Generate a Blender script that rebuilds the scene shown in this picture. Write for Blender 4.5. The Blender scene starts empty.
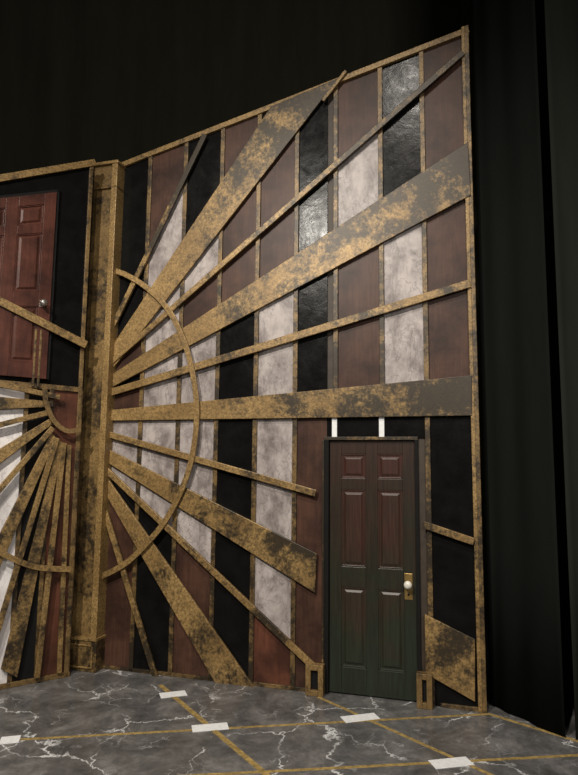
import bpy, math, random
from mathutils import Vector, Matrix
random.seed(4)
scene=bpy.context.scene
scene.view_settings.view_transform='Standard'

# ------------------------------------------------------------------ camera
F=620.0; H=1.82
p=math.radians(6.9); ph=math.radians(0.57)
r0=Vector((1,0,0)); f0=Vector((0,math.cos(p),math.sin(p))); u0=Vector((0,-math.sin(p),math.cos(p)))
R_=r0*math.cos(ph)+u0*math.sin(ph); U_=u0*math.cos(ph)-r0*math.sin(ph)
C=Vector((0,0,H))
cd=bpy.data.cameras.new('camera'); cam=bpy.data.objects.new('camera',cd); scene.collection.objects.link(cam)
m=Matrix((R_,U_,-f0)).transposed().to_4x4(); m.translation=C
cam.matrix_world=m; cd.lens=F*36/775; cd.sensor_width=36; cd.sensor_fit='AUTO'; cd.clip_start=.05
scene.camera=cam
def ray(u,v): return f0+R_*((u-289)/F)-U_*((v-387.5)/F)
def floor_pt(u,v,z=0):
    d=ray(u,v); t=(z-H)/d.z; return C+d*t

class Frame:
    def __init__(s,origin,d):
        s.o=origin.copy(); s.d=d.normalized(); s.y=Vector((0,0,1)).cross(s.d)
        s.M=Matrix((s.d,s.y,Vector((0,0,1)))).transposed().to_4x4(); s.M.translation=s.o
    def at(s,u,v,out=0):        # survey point on this wall plane -> (along, height) in metres
        d=ray(u,v); t=(s.o-s.y*out-C).dot(s.y)/d.dot(s.y); P=C+d*t-s.o
        return (P.dot(s.d),P.z)
dv=ray(-1876,442); dv.z=0
MW=Frame(floor_pt(487,712),-dv if dv.x<0 else dv)
Pc=floor_pt(82,673.5); Pl=floor_pt(0,689)
LW=Frame(Pc,Pc-Pl)

# ------------------------------------------------------------------ materials
def lin(c):
    return tuple(((x/255)/12.92 if x/255<=.04045 else ((x/255+.055)/1.055)**2.4) for x in c)+(1,)
class NT:
    def __init__(s,name):
        s.m=bpy.data.materials.new(name); s.m.use_nodes=True; s.t=s.m.node_tree; s.n=s.t.nodes
        s.b=s.n['Principled BSDF']
    def new(s,t,**k):
        n=s.n.new(t)
        for a,v in k.items():
            if hasattr(n,a) and a not in('Scale',): setattr(n,a,v)
        return n
    def link(s,a,b): s.t.links.new(a,b)
    def coord(s,scale=(1,1,1),which='Object',loc=(0,0,0)):
        tc=s.n.new('ShaderNodeTexCoord'); mp=s.n.new('ShaderNodeMapping')
        mp.inputs['Scale'].default_value=scale; mp.inputs['Location'].default_value=loc
        s.link(tc.outputs[which],mp.inputs['Vector']); return mp.outputs['Vector']
    def noise(s,vec,scale,detail=6,rough=.6,dist=0):
        n=s.n.new('ShaderNodeTexNoise'); n.inputs['Scale'].default_value=scale; n.inputs['Detail'].default_value=detail
        n.inputs['Roughness'].default_value=rough; n.inputs['Distortion'].default_value=dist
        s.link(vec,n.inputs['Vector']); return n.outputs['Fac']
    def math(s,op,a,b=None,clamp=False):
        n=s.n.new('ShaderNodeMath'); n.operation=op; n.use_clamp=clamp
        for i,x in enumerate((a,b)):
            if x is None: continue
            if isinstance(x,(int,float)): n.inputs[i].default_value=x
            else: s.link(x,n.inputs[i])
        return n.outputs[0]
    def ramp(s,fac,stops,interp='LINEAR'):
        n=s.n.new('ShaderNodeValToRGB'); n.color_ramp.interpolation=interp; e=n.color_ramp.elements
        while len(e)<len(stops): e.new(.5)
        for i,(q,c) in enumerate(stops):
            e[i].position=q; e[i].color=c if len(c)==4 else lin(c)
        s.link(fac,n.inputs['Fac']); return n.outputs['Color']
    def mix(s,fac,a,b,blend='MIX'):
        n=s.n.new('ShaderNodeMix'); n.data_type='RGBA'; n.blend_type=blend
        if isinstance(fac,(int,float)): n.inputs[0].default_value=fac
        else: s.link(fac,n.inputs[0])
        for i,x in((6,a),(7,b)):
            if isinstance(x,tuple): n.inputs[i].default_value=x
            else: s.link(x,n.inputs[i])
        return n.outputs[2]
    def bump(s,h,strength=.3,dist=.01):
        n=s.n.new('ShaderNodeBump'); n.inputs['Strength'].default_value=strength; n.inputs['Distance'].default_value=dist
        s.link(h,n.inputs['Height']); s.link(n.outputs['Normal'],s.b.inputs['Normal'])
    def fin(s,col,rough=.5,metal=0,spec=None):
        if isinstance(col,tuple): s.b.inputs['Base Color'].default_value=col
        else: s.link(col,s.b.inputs['Base Color'])
        if isinstance(rough,(int,float)): s.b.inputs['Roughness'].default_value=rough
        else: s.link(rough,s.b.inputs['Roughness'])
        s.b.inputs['Metallic'].default_value=metal
        if spec is not None: s.b.inputs['Specular IOR Level'].default_value=spec
        return s.m
W1=(1,1,1,1); K0=(0,0,0,1)
def mat_gold(name,light=(174,142,90),mid=(138,109,65),dark=(38,32,24),bias=0.012):
    t=NT(name); v=t.coord()
    n1=t.noise(v,3.2,9,.7,.2); n2=t.noise(v,22,8,.8)
    a=t.new('ShaderNodeAttribute'); a.attribute_name='wear'
    f=t.math('ADD',t.math('MULTIPLY',n1,.6),t.math('MULTIPLY',n2,.4))
    th=t.math('ADD',t.math('ADD',f,bias),t.math('MULTIPLY',a.outputs['Fac'],.15))
    blot=t.ramp(th,[(.52,K0),(.61,(.93,.93,.93,1))])
    base=t.mix(t.ramp(t.noise(v,2.2,5,.6),[(.35,K0),(.65,W1)]),lin(mid),lin(light))
    base=t.mix(t.ramp(t.noise(v,60,5,.8),[(.42,(.8,.8,.8,1)),(.58,K0)]),base,lin((92,72,42)))
    col=t.mix(blot,base,lin(dark))
    t.bump(f,.3,.006)
    return t.fin(col,.45,.18)
GOLD=mat_gold('gold_distressed_paint')
GOLD2=mat_gold('gold_batten_paint',(150,121,76),(112,88,52),(36,30,22),.04)
def mat_wood(name,c1,c2,rough=.45):
    t=NT(name); v=t.coord((16,16,.9)); n=t.noise(v,2.2,8,.65,1.2)
    v2=t.coord(); n2=t.noise(v2,3,5,.65)
    col=t.mix(t.ramp(n,[(.3,K0),(.7,W1)]),lin(c1),lin(c2))
    col=t.mix(t.ramp(n2,[(.38,(.8,.8,.8,1)),(.6,K0)]),col,lin(tuple(x*.6 for x in c1)))
    t.bump(n,.12,.004); return t.fin(col,rough,0,.25)
MAR=mat_wood('maroon_woodgrain_panel',(64,42,34),(85,58,45),.45)
MAR2=mat_wood('red_woodgrain_panel',(82,48,36),(104,64,47),.45)
def mat_black():
    t=NT('glossy_black_panel'); v=t.coord(); n=t.noise(v,5,5,.55,.4); n2=t.noise(v,60,4,.6)
    col=t.mix(t.ramp(n,[(.35,K0),(.75,W1)]),lin((13,13,13)),lin((23,22,21)))
    t.bump(t.math('ADD',n,t.math('MULTIPLY',n2,.1)),.2,.02)
    return t.fin(col,t.ramp(t.noise(v,9,6,.7),[(.35,(.19,.19,.19,1)),(.65,(.3,.3,.3,1))]),0,.12)
BLK=mat_black()
def mat_grey(name='grey_marble_panel',a=(176,166,162),b=(112,102,99),soot=.75):
    t=NT(name); v=t.coord((1.2,1.2,.7)); n=t.noise(v,4.2,9,.7,.3)
    col=t.mix(t.ramp(n,[(.36,K0),(.6,W1)]),lin(b),lin(a))
    w=t.new('ShaderNodeTexVoronoi'); w.feature='DISTANCE_TO_EDGE'; w.inputs['Scale'].default_value=2.4
    vv=t.n.new('ShaderNodeVectorMath'); vv.operation='ADD'; t.link(v,vv.inputs[0])
    nn=t.n.new('ShaderNodeTexNoise'); nn.inputs['Scale'].default_value=5; nn.inputs['Detail'].default_value=6; t.link(v,nn.inputs['Vector'])
    t.link(nn.outputs['Color'],vv.inputs[1]); t.link(vv.outputs[0],w.inputs['Vector'])
    vein=t.ramp(w.outputs['Distance'],[(0,(.5,.5,.5,1)),(.03,K0)])
    col=t.mix(vein,col,lin(tuple(x*.8 for x in b)))
    sm=t.ramp(t.noise(t.coord((1,1,.8),loc=(7,3,1)),5.5,8,.72,.3),[(.54,K0),(.74,(soot,soot,soot,1))])
    col=t.mix(sm,col,lin((78,70,67)))
    return t.fin(col,.45,0,.35)
GRY=mat_grey(); WHT=mat_grey('white_marble_panel',(235,230,228),(200,194,192),.2)
def mat_plain(name,c,rough=.6,metal=0,spec=.5,sc=12,amt=.25):
    t=NT(name); v=t.coord(); n=t.noise(v,sc,5,.6)
    col=t.mix(t.ramp(n,[(.35,K0),(.7,W1)]),lin(c),lin(tuple(x*(1-amt) for x in c)))
    t.bump(n,.1,.003); return t.fin(col,rough,metal,spec)
BACK=mat_plain('raw_flat_frame',(60,48,36)); DARK=mat_plain('matte_black_paint',(20,18,17),.75,spec=.2)
WHITE=mat_plain('white_tape',(236,236,236),.6,sc=30,amt=.08); BRASS=mat_plain('brass',(170,140,85),.35,.7)
NICKEL=mat_plain('dull_nickel',(165,158,150),.35,.8)
LGOLD=mat_plain('floor_gold_line',(176,148,88),.6,sc=25,amt=.4)
CER=mat_plain('porcelain_knob',(235,230,215),.2)
def mat_doorp(name,red,green,shift):
    t=NT(name); v=t.coord(); n=t.noise(v,2.5,6,.65,.4)
    sx=t.n.new('ShaderNodeSeparateXYZ'); t.link(v,sx.inputs[0])
    g=t.math('SUBTRACT',1.25+shift,sx.outputs['Z'])
    f=t.math('ADD',t.math('MULTIPLY',g,.4),n)
    gr=t.noise(t.coord((40,40,2)),2,5,.6)
    col=t.mix(t.ramp(f,[(.3,K0),(.85,W1)]),lin(red),lin(green))
    col=t.mix(t.ramp(gr,[(.4,(.4,.4,.4,1)),(.6,K0)]),col,lin((20,16,12)))
    t.bump(gr,.15,.003); return t.fin(col,.36,0,.45)
DST=mat_doorp('door_stile_paint',(54,37,28),(36,43,32),.1)
DPN=mat_doorp('door_panel_paint',(68,40,32),(41,46,34),-.05)
DLF=mat_wood('mahogany_door_paint',(72,42,34),(98,57,45),.38)
def mat_velvet(name,a,b):
    t=NT(name); v=t.coord((1,1,.15)); n=t.noise(v,6,5,.6)
    col=t.mix(n,lin(a),lin(b))
    return t.fin(col,.95,0,.05)
VEL=mat_velvet('black_velour',(56,55,46),(78,76,64)); VEL2=mat_velvet('black_duvetyne',(16,18,16),(26,28,25)); VEL3=mat_velvet('black_wing_velour',(28,30,27),(42,43,38))
def mat_floor():
    t=NT('painted_black_marble_floor'); v=t.coord()
    n=t.noise(v,3.4,10,.8,.4)
    col=t.ramp(n,[(.32,(56,55,55)),(.5,(94,92,91)),(.68,(134,131,129))])
    nn=t.n.new('ShaderNodeTexNoise'); nn.inputs['Scale'].default_value=3.2; nn.inputs['Detail'].default_value=9; nn.inputs['Roughness'].default_value=.65
    t.link(v,nn.inputs['Vector'])
    vm=t.n.new('ShaderNodeVectorMath'); vm.operation='MULTIPLY_ADD'; t.link(nn.outputs['Color'],vm.inputs[0]); vm.inputs[1].default_value=(.5,.5,0); t.link(v,vm.inputs[2])
    def vein(sc,w,mk,thr):
        w_=t.n.new('ShaderNodeTexVoronoi'); w_.feature='DISTANCE_TO_EDGE'; w_.inputs['Scale'].default_value=sc
        t.link(vm.outputs[0],w_.inputs['Vector'])
        a=t.ramp(w_.outputs['Distance'],[(0,W1),(w,K0)])
        b=t.ramp(t.noise(v,mk,4,.5),[(thr,K0),(thr+.08,W1)])
        return t.math('MULTIPLY',a,b)
    col=t.mix(t.math('MULTIPLY',vein(1.7,.013,1.7,.46),.95),col,lin((235,235,235)))
    col=t.mix(t.math('MULTIPLY',vein(4.2,.022,2.6,.52),.55),col,lin((200,200,200)))
    return t.fin(col,.3,0,.5)
FLR=mat_floor()

# ------------------------------------------------------------------ mesh builder
class MB:
    def __init__(s): s.v=[]; s.f=[]; s.mi=[]; s.w=[]; s.mats=[]
    def m(s,mat):
        if mat not in s.mats: s.mats.append(mat)
        return s.mats.index(mat)
    def prism(s,pts,o0,o1,mat,wear=None,inset=0):
        n=len(pts); a=sum(pts[i][0]*pts[(i+1)%n][1]-pts[(i+1)%n][0]*pts[i][1] for i in range(n))
        wear=list(wear) if wear else [0]*n
        if a<0: pts=pts[::-1]; wear=wear[::-1]
        b=len(s.v); cx=sum(q[0] for q in pts)/n; cz=sum(q[1] for q in pts)/n
        for q in pts: s.v.append((q[0],-o0,q[1]))
        for q in pts:
            x,z=q
            if inset: x-=math.copysign(inset,x-cx); z-=math.copysign(inset,z-cz)
            s.v.append((x,-o1,z))
        s.w+=wear+wear; k=s.m(mat)
        s.f.append([b+n+i for i in range(n)]); s.f.append([b+i for i in range(n)][::-1])
        for i in range(n):
            j=(i+1)%n; s.f.append([b+i,b+j,b+n+j,b+n+i])
        s.mi+=[k]*(n+2)
    def rect(s,x0,x1,z0,z1,o0,o1,mat,inset=0,wear=0):
        s.prism([(x0,z0),(x1,z0),(x1,z1),(x0,z1)],o0,o1,mat,[wear]*4,inset)
    def strip(s,a,b,w,o0,o1,mat,w0=0,w1=0):
        a=Vector(a);b=Vector(b);d=(b-a).normalized(); n=Vector((-d.y,d.x))*w/2
        s.prism([tuple(a+n),tuple(a-n),tuple(b-n),tuple(b+n)],o0,o1,mat,[w0,w0,w1,w1])
    def arc(s,pts,w,o0,o1,mat,closed=False):
        P=[Vector(q) for q in pts]; L=[];Rr=[]
        for i,q in enumerate(P):
            d=(P[min(i+1,len(P)-1)]-P[max(i-1,0)]).normalized(); n=Vector((-d.y,d.x))*w/2
            L.append(q+n); Rr.append(q-n)
        b=len(s.v); k=s.m(mat); n=len(P)
        for i in range(n):
            for q,o in((L[i],o0),(Rr[i],o0),(Rr[i],o1),(L[i],o1)): s.v.append((q.x,-o,q.y)); s.w.append(-.1)
        for i in range(n-1):
            for j in range(4):
                c=b+i*4; jj=(j+1)%4; s.f.append([c+j,c+4+j,c+4+jj,c+jj]); s.mi.append(k)
        s.f.append([b,b+1,b+2,b+3]); s.f.append([b+(n-1)*4+j for j in(3,2,1,0)]); s.mi+=[k,k]
    def lathe(s,prof,cx,cz,mat,seg=20):
        b=len(s.v);k=s.m(mat)
        for r,o in prof:
            for i in range(seg):
                a=2*math.pi*i/seg; s.v.append((cx+r*math.cos(a),-o,cz+r*math.sin(a))); s.w.append(0)
        for j in range(len(prof)-1):
            for i in range(seg):
                i2=(i+1)%seg; s.f.append([b+j*seg+i,b+j*seg+i2,b+(j+1)*seg+i2,b+(j+1)*seg+i]); s.mi.append(k)
        s.f.append([b+(len(prof)-1)*seg+i for i in range(seg)]); s.mi.append(k)
    def obj(s,name,parent=None,M=None,bevel=0,smooth=False,warp=None):
        if warp: s.v=[warp(q) for q in s.v]
        me=bpy.data.meshes.new(name); me.from_pydata(s.v,[],s.f); me.update()
        for mt in s.mats: me.materials.append(mt)
        for q,k in zip(me.polygons,s.mi): q.material_index=k; q.use_smooth=smooth
        at=me.attributes.new('wear','FLOAT','POINT')
        for i,x in enumerate(s.w): at.data[i].value=x
        import bmesh
        bm=bmesh.new(); bm.from_mesh(me); bmesh.ops.recalc_face_normals(bm,faces=bm.faces); bm.to_mesh(me); bm.free()
        ob=bpy.data.objects.new(name,me); scene.collection.objects.link(ob)
        if parent: ob.parent=parent
        elif M: ob.matrix_world=M
        if bevel:
            bv=ob.modifiers.new('bevel','BEVEL'); bv.width=bevel; bv.segments=2; bv.limit_method='ANGLE'
        return ob
def empty(name,M):
    e=bpy.data.objects.new(name,None); e.empty_display_size=.2; scene.collection.objects.link(e); e.matrix_world=M; return e

# ================================================================== MAIN WALL (right)
A=MW.at
wall=empty('wall_right',MW.M)
topL=A(120,166); topR=A(466,31)
def ztop(s): return topL[1]+(topR[1]-topL[1])*(s-topL[0])/(topR[0]-topL[0])
sL=A(106,420)[0]; sEnd=A(487,712)[0]
bats=[A(x,y)[0] for x,y in((151,165),(187,150),(223.5,140),(259,200),(297.5,150),(336,150),(380,80),(422,100))]
sPost0=A(466.5,100)[0]
edges=[sL]+bats+[sPost0]
d0=A(329,569)[0]; d1=A(416,573)[0]; dtop=(A(330,440)[1]+A(416,441)[1])/2
def L2(a,b): return (A(*a),A(*b))
RL={'T1':L2((108,345),(208,135)),'A':L2((110,366),(300,97)),'T2':L2((108,368),(463,55)),'B':L2((108,383),(470,168)),
 'T3':L2((108,396),(470,284)),'C':L2((108,416),(472,395)),'T4':L2((106,433),(317,493)),'D':L2((104,452),(317,570)),
 'T5':L2((103,465),(315,666)),'E':L2((102,474),(238,687)),'T6':L2((101,490),(160,682))}
def zat(k,s):
    (a,b)=RL[k]; return a[1]+(b[1]-a[1])*(s-a[0])/(b[0]-a[0])
cols=[[('k','T2'),('m','B'),('k','T3'),('m','C'),('g','T5'),('k','E'),('m',None)],
 [('m','T1'),('g','C'),('g','T5'),('k',None)],
 [('k','A'),('g','T2'),('m','B'),('g','C'),('g','T5'),('m',None)],
 [('m','B'),('k',None)],
 [('k','A'),('m','B'),('g','T5'),('r',None)],
 [('k','C'),('m',None)],
 [('m','T2'),('g','B'),('m','C'),('k','door')],
 [('k','B'),('g','C'),('k','door')],
 [('m','C'),('k',None)]]
MM={'k':BLK,'m':MAR,'g':GRY,'r':MAR2}
pb=MB()
for i,c in enumerate(cols):
    a,b=edges[i],edges[i+1]
    if i==5: b=d0-.02
    za,zb=ztop(a),ztop(b)
    for col,low in c:
        aa,bb=a,b
        if low in('door',): la=lb=dtop+.02
        elif low is None: la=lb=0.0
        else: la,lb=max(0,zat(low,aa)),max(0,zat(low,bb))
        la=min(la,za); lb=min(lb,zb)
        if za-la>.001 or zb-lb>.001:
            pts=[(aa,la),(bb,lb)]
            if zb-lb>.001: pts.append((bb,zb))
            if za-la>.001: pts.append((aa,za))
            pb.prism(pts,-.012,.0,MM[col])
        za,zb=la,lb
pb.prism([(d0-.02,dtop+.02),(edges[6],dtop+.02),(edges[6],zat('C',edges[6])),(d0-.02,zat('C',d0-.02))],-.012,0,BLK)
pb.obj('colour_panels',wall)
bk=MB()
bk.prism([(sL,0),(d0-.02,0),(d0-.02,ztop(d0-.02)-.01),(sL,ztop(sL)-.01)],-.10,-.013,BACK)
bk.prism([(d0-.02,dtop+.02),(d1+.02,dtop+.02),(d1+.02,ztop(d1+.02)-.01),(d0-.02,ztop(d0-.02)-.01)],-.10,-.013,BACK)
bk.prism([(d1+.02,0),(sEnd-.06,0),(sEnd-.06,ztop(sEnd)-.01),(d1+.02,ztop(d1+.02)-.01)],-.10,-.013,BACK)
bk.obj('flat_backing',wall)
bt=MB()
for i,s in enumerate(bats):
    w=.04
    z0=0
    if i in(5,6): z0=zat('C',s)
    bt.prism([(s-w/2,z0),(s+w/2,z0),(s+w/2,ztop(s+w/2)),(s-w/2,ztop(s-w/2))],0,.018,GOLD2,[.35,.35,.1,.1])
bt.strip((sL,ztop(sL)-.012),(sEnd,ztop(sEnd)-.012),.05,0,.03,GOLD)
bt.rect(sL,d0-.15,0,.03,0,.018,GOLD2,0,.3)
bt.rect(d1+.17,sPost0,0,.03,0,.018,GOLD2,0,.3)
bt.obj('battens_and_top_rail',wall,bevel=.003)
st=MB()
for s in(bats[5],bats[6]): st.rect(s-.03,s+.012,dtop+.03,zat('C',s)-.1,0,.012,WHITE)
st.obj('white_stub_blocks',wall)
po=MB()
a=A(466.5,100)[0]
po.prism([(a,0),(sEnd-.062,0),(sEnd-.062,ztop(sEnd-.062)+.03),(a,ztop(a)+.03)],0,.035,GOLD,[.1]*4)
po.prism([(sEnd-.055,0),(sEnd,0),(sEnd,ztop(sEnd)+.03),(sEnd-.055,ztop(sEnd-.055)+.03)],-.1,.03,GOLD2,[.15]*4)
po.obj('end_post',wall,bevel=.004)

# sunburst
sun=empty('sunburst_ornament',MW.M)
wr=MB(); o0,o1=.019,.042
wr.prism([A(107,358),A(272,109),A(343,79),A(322,103),A(112,373)],o0,o1,GOLD,[-.6,.5,1.,.9,-.6])
wr.prism([A(108,379),A(468,144),A(471,197),A(110,390)],o0,o1,GOLD,[-.5,1.05,.6,-.5])
wr.prism([A(106,411),A(472,376),A(472,416),A(106,421)],o0,o1,GOLD,[-.6,.8,.7,-.5])
wr.prism([A(104,446),A(318,553),A(316,592),A(104,459)],o0,o1,GOLD,[-.2,.7,.5,-.2])
wr.prism([A(102,467),A(256,686),A(221,688),A(101,482)],o0,o1,GOLD,[-.2,.3,.3,-.2])
wr.prism([A(425,613),A(475,638),A(475,700),A(426,672)],o0,o1,GOLD,[.2,.5,.1,.3])
wr.obj('wide_rays',sun,bevel=.004)
tr=MB(); t0,t1=.030,.056
def T(a,b,w,w0=.0,w1=.2): tr.strip(A(*a),A(*b),w,t0,t1,GOLD,w0,w1)
T((107,345),(207,137),.05,.0,1.2); T((107,369),(463,56),.052,-.2,.8)
T((107,395),(470,285),.066,-.2,.35); T((106,433),(317,493),.055,-.2,.2)
T((102,463),(315,665),.055,.05,.3); T((101,489),(160,682),.05,.1,.6)
T((424,524),(474,541),.055,.2,.2); T((324,104),(347,74),.03,.3,.3)
tr.obj('thin_rays',sun,bevel=.004)
def spline(P,n=8):
    out=[];P=[P[0]]+P+[P[-1]]
    for i in range(1,len(P)-2):
        for k in range(n):
            t=k/n;a,b,c,d=[Vector(P[i+j]) for j in(-1,0,1,2)]
            out.append(tuple(.5*((2*b)+(c-a)*t+(2*a-5*b+4*c-d)*t*t+(3*b-a-3*c+d)*t**3)))
    out.append(tuple(P[-1])); return out
rg=MB()
rg.arc(spline([A(*q) for q in((109,270),(130,277),(152,291),(172,312),(187,342),(196,375),(200,410),(197,448),(188,482),(172,515),(152,541),(127,564),(94,580))]),.05,.057,.075,GOLD)
rg.obj('half_ring',sun,bevel=.003)

def build_door(name,M,x0,x1,z0,z1,base,mS,mP,rows,knob=True,kx=None,kz=None,warp=None):
    e=empty(name,M); W=x1-x0; Hh=z1-z0
    d=MB(); t=base
    d.rect(x0,x1,z0,z1,t-.035,t-.012,mP)
    cs=[(.14,.43),(.57,.86)]
    for q0,q1 in((0,.14),(.43,.57),(.86,1)): d.rect(x0+W*q0,x0+W*q1,z0,z1,t-.012,t,mS)
    prev=0
    for a,b in rows+[(1,1)]:
        for c0,c1 in cs: d.rect(x0+W*c0,x0+W*c1,z0+Hh*prev,z0+Hh*a,t-.012,t,mS)
        prev=b
    for a,b in rows:
        for c0,c1 in cs:
            xa,xb=x0+W*c0,x0+W*c1; za,zb=z0+Hh*a,z0+Hh*b
            d.rect(xa+.022,xb-.022,za+.022,zb-.022,t-.012,t-.001,mP,inset=.018)
            g=.012
            for q in((xa,xb,za,za+g),(xa,xb,zb-g,zb),(xa,xa+g,za,zb),(xb-g,xb,za,zb)): d.rect(*q,t-.012,t-.005,mP)
    d.obj('slab_and_panels',e,bevel=.0025,warp=warp)
    if knob:
        k=MB(); hw,hh=(.032,.1) if knob==1 else (.022,.03)
        k.rect(kx-hw,kx+hw,kz-hh,kz+hh,t,t+.006,BRASS if knob==1 else NICKEL)
        k.obj('lock_plate',e,bevel=.003)
        k=MB(); dz=.02 if knob==1 else 0
        k.lathe([(.018,t+.006),(.012,t+.02),(.012,t+.03),(.028,t+.04),(.033,t+.055),(.028,t+.07),(.012,t+.078)],kx,kz+dz,CER if knob==1 else NICKEL)
        if knob==1: k.lathe([(.008,t+.006),(.008,t+.012)],kx,kz-.06,DARK)
        k.obj('knob',e,smooth=True)
    return e
rows=[(.1,.41),(.49,.80),(.845,.945)]
kx,kz=A(409,587)
door=build_door('door_1',MW.M,d0,d1,.012,dtop,-.02,DST,DPN,rows,1,kx-.005,kz)
fr=MB()
fr.rect(d0-.045,d0-.002,0,dtop+.03,-.06,.012,DARK); fr.rect(d1+.002,d1+.03,0,dtop+.03,-.06,.012,DARK)
fr.rect(d0-.045,d1+.03,dtop+.004,dtop+.03,-.06,.013,GOLD2,0,.4)
fr.rect(d0-.055,d0-.04,0,dtop,.0,.02,GOLD2,0,.6)
fr.obj('door_frame',door,bevel=.002)
def plinth(name,s0,s1,h):
    e=MB(); g=.042; o=.022
    e.rect(s0,s0+g,0,h,o,.09,GOLD2,0,-.1); e.rect(s1-g,s1,0,h,o,.09,GOLD2,0,-.1)
    e.rect(s0+g,s1-g,h-g,h,o,.09,GOLD2,0,-.1); e.rect(s0+g,s1-g,0,g,o,.09,GOLD2,0,-.1)
    e.rect(s0+g,s1-g,g,h-g,o,.06,DARK); return e.obj(name,None,MW.M,bevel=.003)
plinth('plinth_block',A(308,690)[0],A(325.5,690)[0],.235); plinth('plinth_block',A(417.5,690)[0],A(433,690)[0],.25)

# ================================================================== corner column
q0=A(90.5,190,.12)[0]; q1=A(117,190,.12)[0]; hz=A(100,163,.12)[1]
col=empty('corner_column',MW.M)
c=MB()
c.rect(q0+.012,q1-.012,0,hz-.02,-.1,.108,GOLD2,0,.0)
c.rect(q0,q0+.035,0,hz,-.1,.125,GOLD2,0,.2); c.rect(q1-.06,q1,0,hz,-.1,.13,GOLD,0,-.5)
c.rect(q0-.01,q1+.01,hz-.03,hz,-.11,.14,GOLD); c.rect(q0-.004,q1+.004,hz-.27,hz-.25,-.1,.132,GOLD2)
c.rect(q0-.015,q1+.012,0,.26,-.1,.14,GOLD2,0,.1); c.rect(q0-.02,q1+.016,.26,.285,-.1,.15,GOLD)
for q in((q0+.02,q1-.02,.03,.045),(q0+.02,q1-.02,.215,.23),(q0+.02,q0+.035,.03,.23),(q1-.035,q1-.02,.03,.23)): c.rect(*q,.14,.15,GOLD)
c.obj('shaft_cap_and_base',col,bevel=.004)

# ================================================================== LEFT WALL
B=LW.at
wl=empty('wall_left',LW.M)
e0=-2.4; e1=B(88,300)[0]
tl=B(0,178); tr_=B(90,163)
def zl(s): return tl[1]+(tr_[1]-tl[1])*(s-tl[0])/(tr_[0]-tl[0])
c_=[e1,B(70,600)[0],B(40,600)[0],B(14,600)[0]]
while c_[-1]-.28>e0: c_.append(c_[-1]-.28)
c_.append(e0)
mid=B(45,388)[1]
lp=MB()
lp.prism([(e0,mid),(e1,mid),(e1,zl(e1)),(e0,zl(e0))],-.01,0,BLK)
seq=[MAR2,MAR2,DARK,WHT,MAR,BLK,WHT,MAR,BLK,WHT,MAR,BLK]
for i in range(len(c_)-1):
    lp.rect(c_[i+1],c_[i],0,mid,-.01,0,seq[i%len(seq)])
lp.obj('colour_panels',wl)
x=MB(); x.prism([(e0,0),(e1,0),(e1,zl(e1)-.01),(e0,zl(e0)-.01)],-.1,-.011,BACK); x.obj('flat_backing',wl)
x=MB()
x.strip((e0,zl(e0)-.01),(e1,zl(e1)-.01),.06,0,.03,GOLD)
x.strip(B(-120,372),B(80,390),.045,.0,.022,GOLD2)
x.rect(e1-.05,e1-.015,0,zl(e1),0,.02,GOLD2)
x.rect(e0,e1,0,.04,0,.02,GOLD2)
for s in c_[1:-1]: x.rect(s-.018,s+.018,0,mid,0,.018,GOLD2,0,.2)
a=B(36,355)[0]; x.rect(a-.03,a-.012,mid,B(36,330)[1],.0,.05,GOLD2); x.rect(a+.012,a+.03,mid,B(36,330)[1],.0,.05,GOLD2)
x.obj('battens_and_rails',wl,bevel=.003)
sb=empty('sunburst_ornament',LW.M)
x=MB()
def S(a,b,w,lo=.02,w0=0,w1=.2): x.strip(B(*a),B(*b),w,lo,lo+.022,GOLD,w0,w1)
def Wd(a,b,c,d): x.prism([B(*a),B(*b),B(*c),B(*d)],.02,.045,GOLD,[0,.4,.4,0])
S((84,346),(-90,258),.07,.05)
S((58,398),(-60,372),.045,.046); Wd((52,402),(-60,392),(-60,412),(52,407)); S((50,412),(-60,440),.045,.046)
Wd((50,418),(-50,478),(-50,500),(50,425)); S((51,428),(-50,545),.045,.046)
Wd((50,433),(-20,570),(-20,610),(55,438)); S((55,438),(-15,665),.045,.046)
Wd((57,440),(0,668),(16,676),(62,443)); S((62,443),(35,676),.045,.046); S((68,445),(58,672),.04,.02)
x.obj('rays',sb,bevel=.003)
x=MB()
x.arc(spline([B(*q) for q in((-60,470),(-40,515),(-10,545),(12,558),(36,566),(68,568))]),.045,.07,.085,GOLD)
x.arc(spline([B(*q) for q in((42,388),(44,405),(52,422),(64,431),(78,430))]),.04,.07,.085,GOLD2)
x.obj('ring_segments',sb)
ob_=.045
dx1,za_=B(57,192,ob_); _,dzb=B(46,379,ob_); tl0=B(0,198,ob_); kslope=(za_-tl0[1])/(dx1-tl0[0])
def warp(q):   # raked (trapezoid) scenic door: head follows the sloping top of the flat
    f=(q[2]-dzb)/(za_-dzb); return (q[0],q[1],q[2]+(q[0]-dx1)*kslope*f)
dl=build_door('door_2',LW.M,dx1-.72,dx1,dzb,za_,ob_,DLF,DLF,[(.08,.38),(.46,.78),(.83,.94)],2,dx1-.07,B(42,304,ob_)[1],warp)
x=MB(); x.rect(dx1+.004,dx1+.025,dzb,za_+.03,0,.03,DARK); x.rect(dx1-.74,dx1+.025,za_+.004,za_+.03,0,.03,DARK); x.rect(dx1-.745,dx1-.724,dzb,za_,0,.03,DARK)
x.obj('door_casing',dl,warp=warp)

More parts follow.
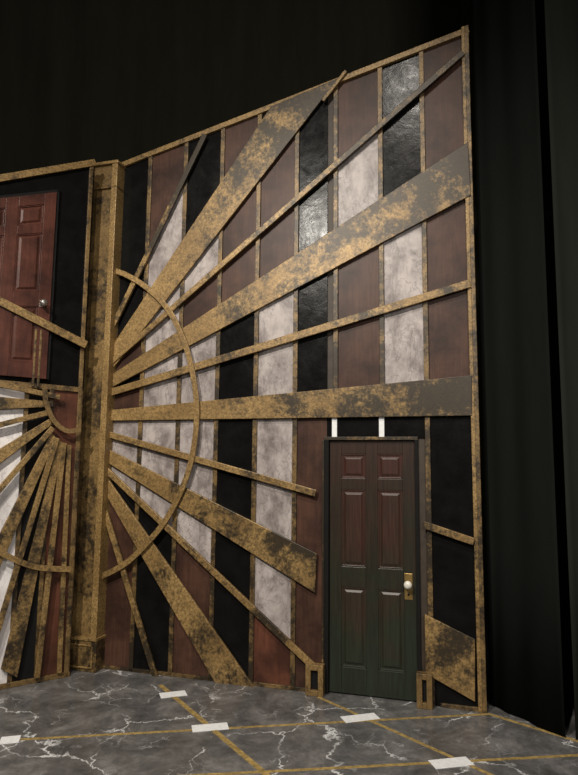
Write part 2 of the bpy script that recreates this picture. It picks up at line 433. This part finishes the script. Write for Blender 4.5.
# ================================================================== FLOOR
def boxobj(name,x0,x1,y0,y1,z0,z1,mat):
    b=MB(); b.prism([(x0,z0),(x1,z0),(x1,z1),(x0,z1)],-y1,-y0,mat); return b.obj(name)
fl=boxobj('floor',-7,7,-4,9,-.1,0,FLR)
def fline(a,b,w,name,mat=LGOLD,z=.002):
    A3=floor_pt(*a);B3=floor_pt(*b); d=(B3-A3); d.z=0; d.normalize(); n=Vector((-d.y,d.x,0))*w/2
    me=bpy.data.meshes.new(name)
    q=[A3+n,A3-n,B3-n,B3+n]; vs=[(v.x,v.y,0.0003) for v in q]+[(v.x,v.y,z) for v in q]
    me.from_pydata(vs,[],[(0,1,2,3),(7,6,5,4),(0,4,5,1),(1,5,6,2),(2,6,7,3),(3,7,4,0)]); me.materials.append(mat)
    o=bpy.data.objects.new(name,me); scene.collection.objects.link(o); o.parent=fl
fline((160,685),(300,803),.04,'painted_line_1'); fline((318,697),(560,806),.03,'painted_line_2',z=.0016)
fline((-80,745),(490,714),.03,'painted_line_3',z=.0012); fline((-80,790),(640,752),.03,'painted_line_4',z=.0012)
fline((489,714),(590,745),.035,'painted_line_5',z=.0014)
for i,(a,b) in enumerate((((160,696),(186,693)),((192,729),(228,726)),((343,720),(377,716)),((432,765),(470,761)),((0,741),(20,739)))):
    fline(a,b,.11,'white_tape_mark_%d'%(i+1),WHITE,.003)

# ================================================================== DRAPES / ROOM
def curtain(name,a,b,h,amp=.05,wave=.22,z0=.01,mat=VEL):
    a=Vector(a);b=Vector(b);L=(b-a).length;d=(b-a)/L;n=Vector((-d.y,d.x)); N=int(L/wave*10); rows=8
    vs=[];fs=[]
    offs=[]
    for i in range(N+1):
        t=i/N*L; ph=2*math.pi*t/wave+1.3*math.sin(t*2.1)+.8*math.sin(t*5.3)
        offs.append((t,amp*(math.sin(ph)*(.7+.3*math.sin(t*3.7)))))
    for j in range(rows+1):
        z=z0+(h-z0)*j/rows; k=1-.35*j/rows
        for t,o in offs:
            q=a+d*t+n*o*k; vs.append((q.x,q.y,z))
    for j in range(rows):
        for i in range(N): c=j*(N+1)+i; fs.append((c,c+1,c+N+2,c+N+1))
    me=bpy.data.meshes.new(name); me.from_pydata(vs,[],fs); me.materials.append(mat)
    for q in me.polygons:q.use_smooth=True
    o=bpy.data.objects.new(name,me); scene.collection.objects.link(o)
    sm=o.modifiers.new('thick','SOLIDIFY'); sm.thickness=.006
    return o
curtain('stage_curtain',(-6.5,7.6),(6.5,7.6),9.3,.03,.7)
P1=floor_pt(489,712); P2=floor_pt(564,739)
curtain('stage_curtain',(P1.x+.05,P1.y+.12),(P2.x,P2.y),9.0,.012,.3,mat=VEL2)
curtain('stage_curtain',(P2.x+.07,P2.y-.03),(P2.x+1.8,P2.y+.3),9.0,.02,.5,mat=VEL3)
boxobj('wall_back',-7,7,9,9.1,0,10,DARK); boxobj('ceiling',-7,7,-4,9,10,10.1,DARK)
boxobj('wall_side_right',7,7.1,-4,9,0,10,DARK); boxobj('wall_side_left',-7.1,-7,-4,9,0,10,DARK)
def pipe(name,a,b,r):
    a=Vector(a);b=Vector(b); me=bpy.data.meshes.new(name); d=b-a; q=d.to_track_quat('Z','Y'); vs=[];fs=[]
    for e,P in enumerate((a,b)):
        for i in range(12):
            t=i*math.pi/6; vs.append(P+q@Vector((r*math.cos(t),r*math.sin(t),0)))
    for i in range(12): fs.append((i,(i+1)%12,12+(i+1)%12,12+i))
    fs.append(tuple(range(12))[::-1]); fs.append(tuple(range(12,24)))
    me.from_pydata(vs,[],fs); me.materials.append(DARK); o=bpy.data.objects.new(name,me); scene.collection.objects.link(o); return o
pipe('rigging_pipe',(-6.9,6.9,8.2),(6.9,6.9,8.2),.03)

# ================================================================== LIGHTS
def area(name,loc,target,size,power,color):
    l=bpy.data.lights.new(name,'AREA'); l.size=size; l.energy=power; l.color=color
    o=bpy.data.objects.new(name,l); scene.collection.objects.link(o); o.location=loc
    o.rotation_euler=(Vector(target)-Vector(loc)).to_track_quat('-Z','Y').to_euler()
def spot(name,loc,target,rad,power,color,ang,blend=.9):
    l=bpy.data.lights.new(name,'SPOT'); l.shadow_soft_size=rad; l.energy=power; l.color=color; l.spot_size=math.radians(ang); l.spot_blend=blend
    o=bpy.data.objects.new(name,l); scene.collection.objects.link(o); o.location=loc
    o.rotation_euler=(Vector(target)-Vector(loc)).to_track_quat('-Z','Y').to_euler()
spot('stage_light',(-3.0,-.7,6.4),(-.4,5,1.8),.13,1850,(1,.94,.84),64)
spot('stage_light',(-1.05,-.7,8.9),(0,4.5,1.2),.11,1350,(1,.93,.83),64)
area('fill_light',(1.5,-2.5,4.0),(0,5,.9),2.0,160,(1,.96,.9))  # added soft fill behind the camera, not a lamp of the stage
w=bpy.data.worlds.new('world'); scene.world=w; w.use_nodes=True
w.node_tree.nodes['Background'].inputs[0].default_value=(.5,.5,.45,1); w.node_tree.nodes['Background'].inputs[1].default_value=.07
